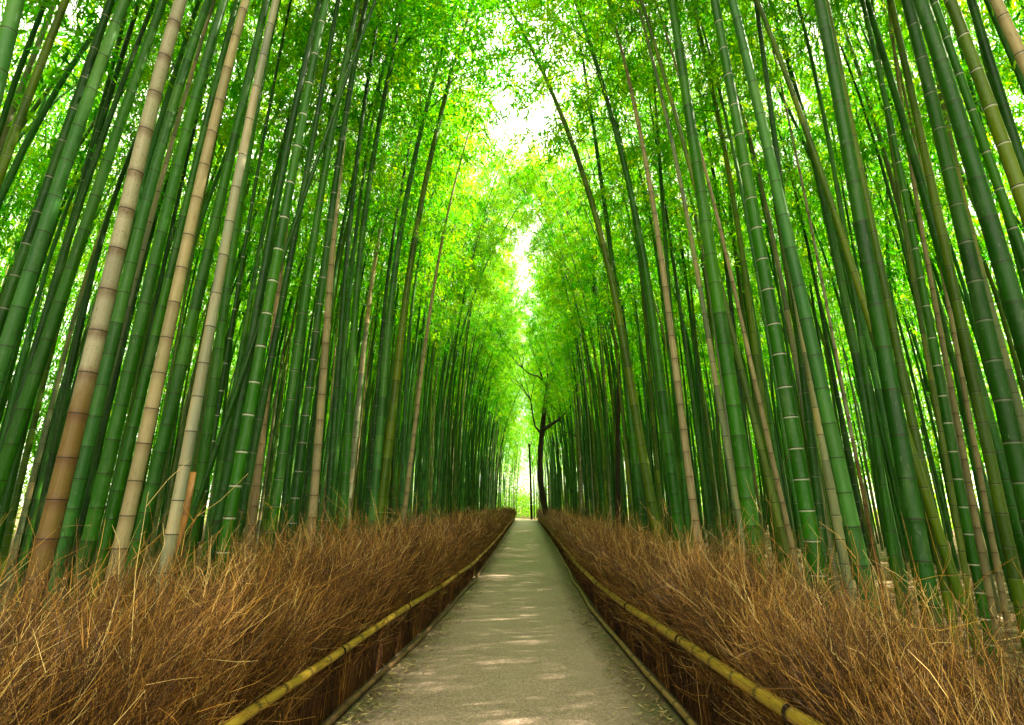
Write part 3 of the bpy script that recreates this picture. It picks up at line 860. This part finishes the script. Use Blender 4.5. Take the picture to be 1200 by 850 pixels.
Yt = 36.0
t1 = empty('bare_tree', (at(641, 604, Yt)[0], Yt, 0))
tag(t1, 'dark bare tree with a bent trunk and crooked limbs at the right fence', 'tree', 'dark trees among the bamboo')
def local(ps, o): return [(a - o.location.x, b - o.location.y, c - o.location.z) for a, b, c in ps]
A = Acc()
limb(A, local([at(643, 612, Yt), at(637, 590, Yt), at(633, 560, Yt), at(633, 530, Yt), at(636, 500, Yt), at(639, 470, Yt), at(643, 448, Yt)], t1), .23, .16)
V, F, _ = A.arrays(); link('trunk', mesh_np('trunk', V, F, [M_bark], smooth=True), t1)
for spec in ([(643, 450), (641, 436), (642, 420), (645, 405)], [(640, 452), (632, 441), (621, 439), (612, 431)],
             [(636, 505), (645, 498), (655, 492), (668, 478), (676, 466)], [(642, 470), (650, 478), (656, 490), (660, 505)],
             [(633, 507), (627, 500), (624, 485), (622, 470)], [(637, 448), (631, 430), (627, 418)], [(645, 448), (652, 440), (658, 430)]):
    B = Acc(); ps = local([at(u, v, Yt + random.uniform(-.5, .5)) for u, v in spec], t1)
    r0 = .15 if len(spec) == 5 else .085
    limb(B, ps, r0, .035, 7)
    d = np.array(ps[-1]) - np.array(ps[-2])
    for _ in range(4): twiggy(B, ps[-1], d + np.array([random.uniform(-.6, .6), random.uniform(-.4, .4), random.uniform(0, .6)]), random.uniform(1.2, 2.2), .035, 2)
    V, F, _ = B.arrays(); link('limb', mesh_np('limb', V, F, [M_bark], smooth=True), t1)

Yt2 = 19.0
t2 = empty('bare_tree', (at(725, 600, Yt2)[0], Yt2, 0))
tag(t2, 'thin blackish tree trunk with a crooked top among right-hand bamboos', 'tree', 'dark trees among the bamboo')
A = Acc()
limb(A, local([at(725, 640, Yt2), at(724, 560, Yt2), at(724, 500, Yt2), at(726, 440, Yt2), at(722, 400, Yt2), at(712, 372, Yt2), at(699, 346, Yt2), at(690, 330, Yt2)], t2), .095, .05)
V, F, _ = A.arrays(); link('trunk', mesh_np('trunk', V, F, [M_bark], smooth=True), t2)
for spec in ([(691, 331), (684, 315), (683, 300), (685, 285)], [(690, 330), (678, 326), (672, 322)], [(684, 312), (674, 280), (664, 250), (658, 225)], [(712, 372), (720, 350), (722, 330)]):
    B = Acc(); ps = local([at(u, v, Yt2) for u, v in spec], t2); limb(B, ps, .04, .016, 6)
    twiggy(B, ps[-1], np.array(ps[-1]) - np.array(ps[-2]), 1.0, .016, 1)
    V, F, _ = B.arrays(); link('limb', mesh_np('limb', V, F, [M_bark], smooth=True), t2)

Yt3 = 61.0
t3 = empty('dead_tree', (at(622, 600, Yt3)[0], Yt3, 0))
tag(t3, 'straight brown trunk with a broken top at the far end of the path', 'tree', 'dark trees among the bamboo')
A = Acc(); limb(A, local([at(623, 609, Yt3), at(622, 570, Yt3), at(621, 540, Yt3), at(620, 520, Yt3)], t3), .14, .11)
V, F, _ = A.arrays(); link('trunk', mesh_np('trunk', V, F, [M_bark], smooth=True), t3)
B = Acc(); twiggy(B, local([at(621, 524, Yt3)], t3)[0], (.3, 0, 1), 1.6, .05, 1)
V, F, _ = B.arrays(); link('limb', mesh_np('limb', V, F, [M_bark], smooth=True), t3)

# ------------------------------------------------------------------ splintered stump, orange stake
def fit_simple(u, v, Y): return at(u, v, Y)
st = empty('splintered_stump', (2.06, 2.66, 0))
tag(st, 'pale splintered bamboo stump poking out of the right brush', 'stump')
for i in range(6):
    a = i / 6 * 2 * math.pi + random.uniform(-.2, .2); h = random.uniform(.62, .95)
    n = 7; V, F = [], []
    for j in range(n):
        z = h * j / (n - 1); wv = .032 * (1 - (j / (n - 1)) ** 2.5 * .8) + random.uniform(-.003, .003)
        rr = .05 + .03 * (z / h) ** 2
        for da, rad in ((-wv / .05, rr), (wv / .05, rr), (wv / .05, rr - .009), (-wv / .05, rr - .009)):
            V.append((rad * math.cos(a + da * .8), rad * math.sin(a + da * .8), z))
    for j in range(n - 1):
        for k in range(4):
            q = j * 4; F.append((q + k, q + (k + 1) % 4, q + 4 + (k + 1) % 4, q + 4 + k))
    F.append((3, 2, 1, 0)); e = (n - 1) * 4; F.append((e, e + 1, e + 2, e + 3))
    link('splinter', mesh_np('splinter', V, F, [M_pale]), st)
st.rotation_euler = (R(-14), R(-16), 0)

sk = empty('cut_stake', (0, 0, 0))
x, y, k_, _ = fit(231, 530, 218, 600, 7, .06)
sk.location = (x, y, 0); sk.rotation_euler = (0, math.atan(k_), 0)
tag(sk, 'short orange cut bamboo stake beside the grey-beige bamboo', 'stake')
zs = np.array([0, .5, .53, 1.0, 1.03, 1.5, 1.53, 1.95]); 
V, F = tube(np.stack([zs * 0, zs * 0, zs], 1), .03 * np.array([1, 1, 1.06, 1, 1.06, 1, 1.06, 1]), 12)
M_or = rail_mat('orange_dead_bamboo', (.50, .24, .05), (.34, .14, .03), (.14, .06, .02))
link('pole', mesh_np('pole', V, F, [M_or], {'ring': np.concatenate([np.repeat([0, 0, .6, 0, .6, 0, .6, 0], 12), [0, 0]])}, smooth=True), sk)

# ------------------------------------------------------------------ fallen leaves (stuff) on verge and forest floor
def fallen(n, fx, name, label, stops, seed, size=.07):
    r = np.random.default_rng(seed)
    x, y = fx(r, n)
    a = r.uniform(0, 2 * np.pi, n); L = size * r.uniform(.5, 1.3, n); W = L * r.uniform(.10, .2, n)
    d = np.stack([np.cos(a), np.sin(a), r.normal(0, .15, n)], 1); s = np.stack([-np.sin(a), np.cos(a), r.normal(0, .3, n)], 1)
    c = np.stack([x, y, np.full(n, .022) + r.uniform(0, .012, n)], 1)
    q = np.stack([c - d * L[:, None], c - s * W[:, None], c + d * L[:, None], c + s * W[:, None]], 1).reshape(-1, 3)
    q[:, 2] = np.maximum(q[:, 2], .018)
    m = NT(name + '_colour'); t = m.attr('tint').outputs['Fac']
    mat = m.done(m.principled(m.ramp(t, stops), .6, .3))
    me = mesh_np(name, q, np.arange(len(q)).reshape(-1, 4), [mat], {'tint': np.repeat(r.random(n), 4)})
    tag(link(name, me), label, 'fallen leaves', kind='stuff')
DRY = [(0, (.06, .035, .012)), (.5, (.24, .16, .06)), (.85, (.42, .33, .15)), (1, (.07, .12, .02))]
def verge_xy(r, n):
    y = np.exp(r.uniform(np.log(1.2), np.log(30), n)); left = r.random(n) < .55
    e = np.abs(r.normal(0, .17, n)); e = np.where(r.random(n) < .012, r.uniform(.1, 1.2, n), e)
    return np.where(left, XL(y) + .02 + e, XR(y) - .02 - e), y
fallen(9000, verge_xy, 'fallen_leaves', 'dry bamboo leaves and bits gathered along both edges of the path', DRY + [], 3, .034)
def floor_xy(r, n):
    y = r.uniform(0, 45, n) ** 1.0; s = np.where(r.random(n) < .5, -1, 1)
    return s * r.uniform(2.2, 14, n), y
fallen(60000, floor_xy, 'leaf_litter', 'dry straw coloured leaf litter covering the grove floor', DRY[:3], 5, .085)

# low fresh growth at the far end of the path
r = np.random.default_rng(77)
n = 260000
cl = r.uniform(0, 1, (260, 3)) * np.array([30, 26, 3.2]) + np.array([-15, 74, .2])
cl = cl[(np.abs(cl[:, 0] - .15 + .018 * np.clip(cl[:, 1] - 66, 0, 14) ** 2) > 1.6) | (cl[:, 1] > 82)]
cb = r.uniform(0, 1, (900, 3)) * np.array([60, 10, 10.0]) + np.array([-30, 100, .2])
cs = r.uniform(0, 1, (700, 3)) * np.array([7, 100, 4.5]) + np.array([25, -10, .1]); cs[::2, 0] *= -1
cl = np.vstack([cl, cb, cs])
ci = cl[r.integers(0, len(cl), n)]
root = ci + r.normal(0, 1, (n, 3)) * np.array([.8, .8, .7]); root[:, 2] = np.abs(root[:, 2])
dv = r.normal(0, 1, (n, 3)); dv /= np.linalg.norm(dv, axis=1)[:, None]
sd = np.cross(dv, r.normal(0, 1, (n, 3))); sd /= np.linalg.norm(sd, axis=1)[:, None]
L = r.uniform(.15, .4, n)
q = np.stack([root, root + dv * (L * .4)[:, None] - sd * (L * .14)[:, None], root + dv * L[:, None], root + dv * (L * .4)[:, None] + sd * (L * .14)[:, None]], 1).reshape(-1, 3)
q[:, 2] = np.maximum(q[:, 2], .03)
M_under = leaf_material('undergrowth_leaf', [(0, (.02, .10, .002)), (.5, (.06, .16, .003)), (1, (.15, .19, .006))], .55, False)
tag(link('undergrowth', mesh_np('undergrowth', q, np.arange(len(q)).reshape(-1, 4), [M_under], {'tint': np.repeat(r.random(n), 4)})),
    'low fresh green undergrowth glowing beyond the grove and the path end', 'undergrowth', kind='stuff')

# ------------------------------------------------------------------ light
SUN_EL, SUN_AZ = R(48), R(74)          # azimuth clockwise from the walking direction (+Y)
w = bpy.data.worlds.new('World'); sc.world = w; w.use_nodes = True
nt = w.node_tree; bg = nt.nodes['Background']
sky = nt.nodes.new('ShaderNodeTexSky'); sky.sky_type = 'NISHITA'; sky.sun_disc = False
sky.sun_elevation = SUN_EL; sky.sun_rotation = SUN_AZ
sky.air_density = 1.0; sky.dust_density = 3.5; sky.ozone_density = .6
tcw = nt.nodes.new('ShaderNodeTexCoord'); cn = nt.nodes.new('ShaderNodeTexNoise'); cn.inputs['Scale'].default_value = 2.2; cn.inputs['Detail'].default_value = 6
nt.links.new(tcw.outputs['Generated'], cn.inputs['Vector'])
cr = nt.nodes.new('ShaderNodeValToRGB'); cr.color_ramp.elements[0].position = .22; cr.color_ramp.elements[1].position = .46
nt.links.new(cn.outputs['Fac'], cr.inputs['Fac'])
mxw = nt.nodes.new('ShaderNodeMix'); mxw.data_type = 'RGBA'; nt.links.new(cr.outputs['Color'], mxw.inputs[0])
nt.links.new(sky.outputs[0], mxw.inputs[6]); mxw.inputs[7].default_value = (7.4, 6.9, 5.5, 1)
nt.links.new(mxw.outputs[2], bg.inputs[0]); bg.inputs[1].default_value = .11
sl = bpy.data.lights.new('sun', 'SUN'); so = bpy.data.objects.new('sun', sl); COL.objects.link(so)
sl.energy = 5.0; sl.angle = R(.53); sl.color = (1, .90, .70)
dirv = Vector((math.sin(SUN_AZ) * math.cos(SUN_EL), math.cos(SUN_AZ) * math.cos(SUN_EL), math.sin(SUN_EL)))
so.rotation_euler = (-dirv).to_track_quat('-Z', 'Y').to_euler(); so.location = dirv * 60

# ------------------------------------------------------------------ render
vs = sc.view_settings; sc.display_settings.display_device = 'sRGB'
vs.view_transform = 'Standard'; vs.look = 'None'; vs.gamma = 1; vs.use_curve_mapping = False
vs.exposure = 2.5
cy = sc.cycles
cy.max_bounces = 10; cy.diffuse_bounces = 6; cy.transmission_bounces = 8; cy.glossy_bounces = 3; cy.transparent_max_bounces = 4
cy.use_denoising = True; cy.denoiser = 'OPENIMAGEDENOISE'
cy.sample_clamp_indirect = 8
cy.use_adaptive_sampling = True; cy.adaptive_threshold = .02
sc.render.use_persistent_data = False
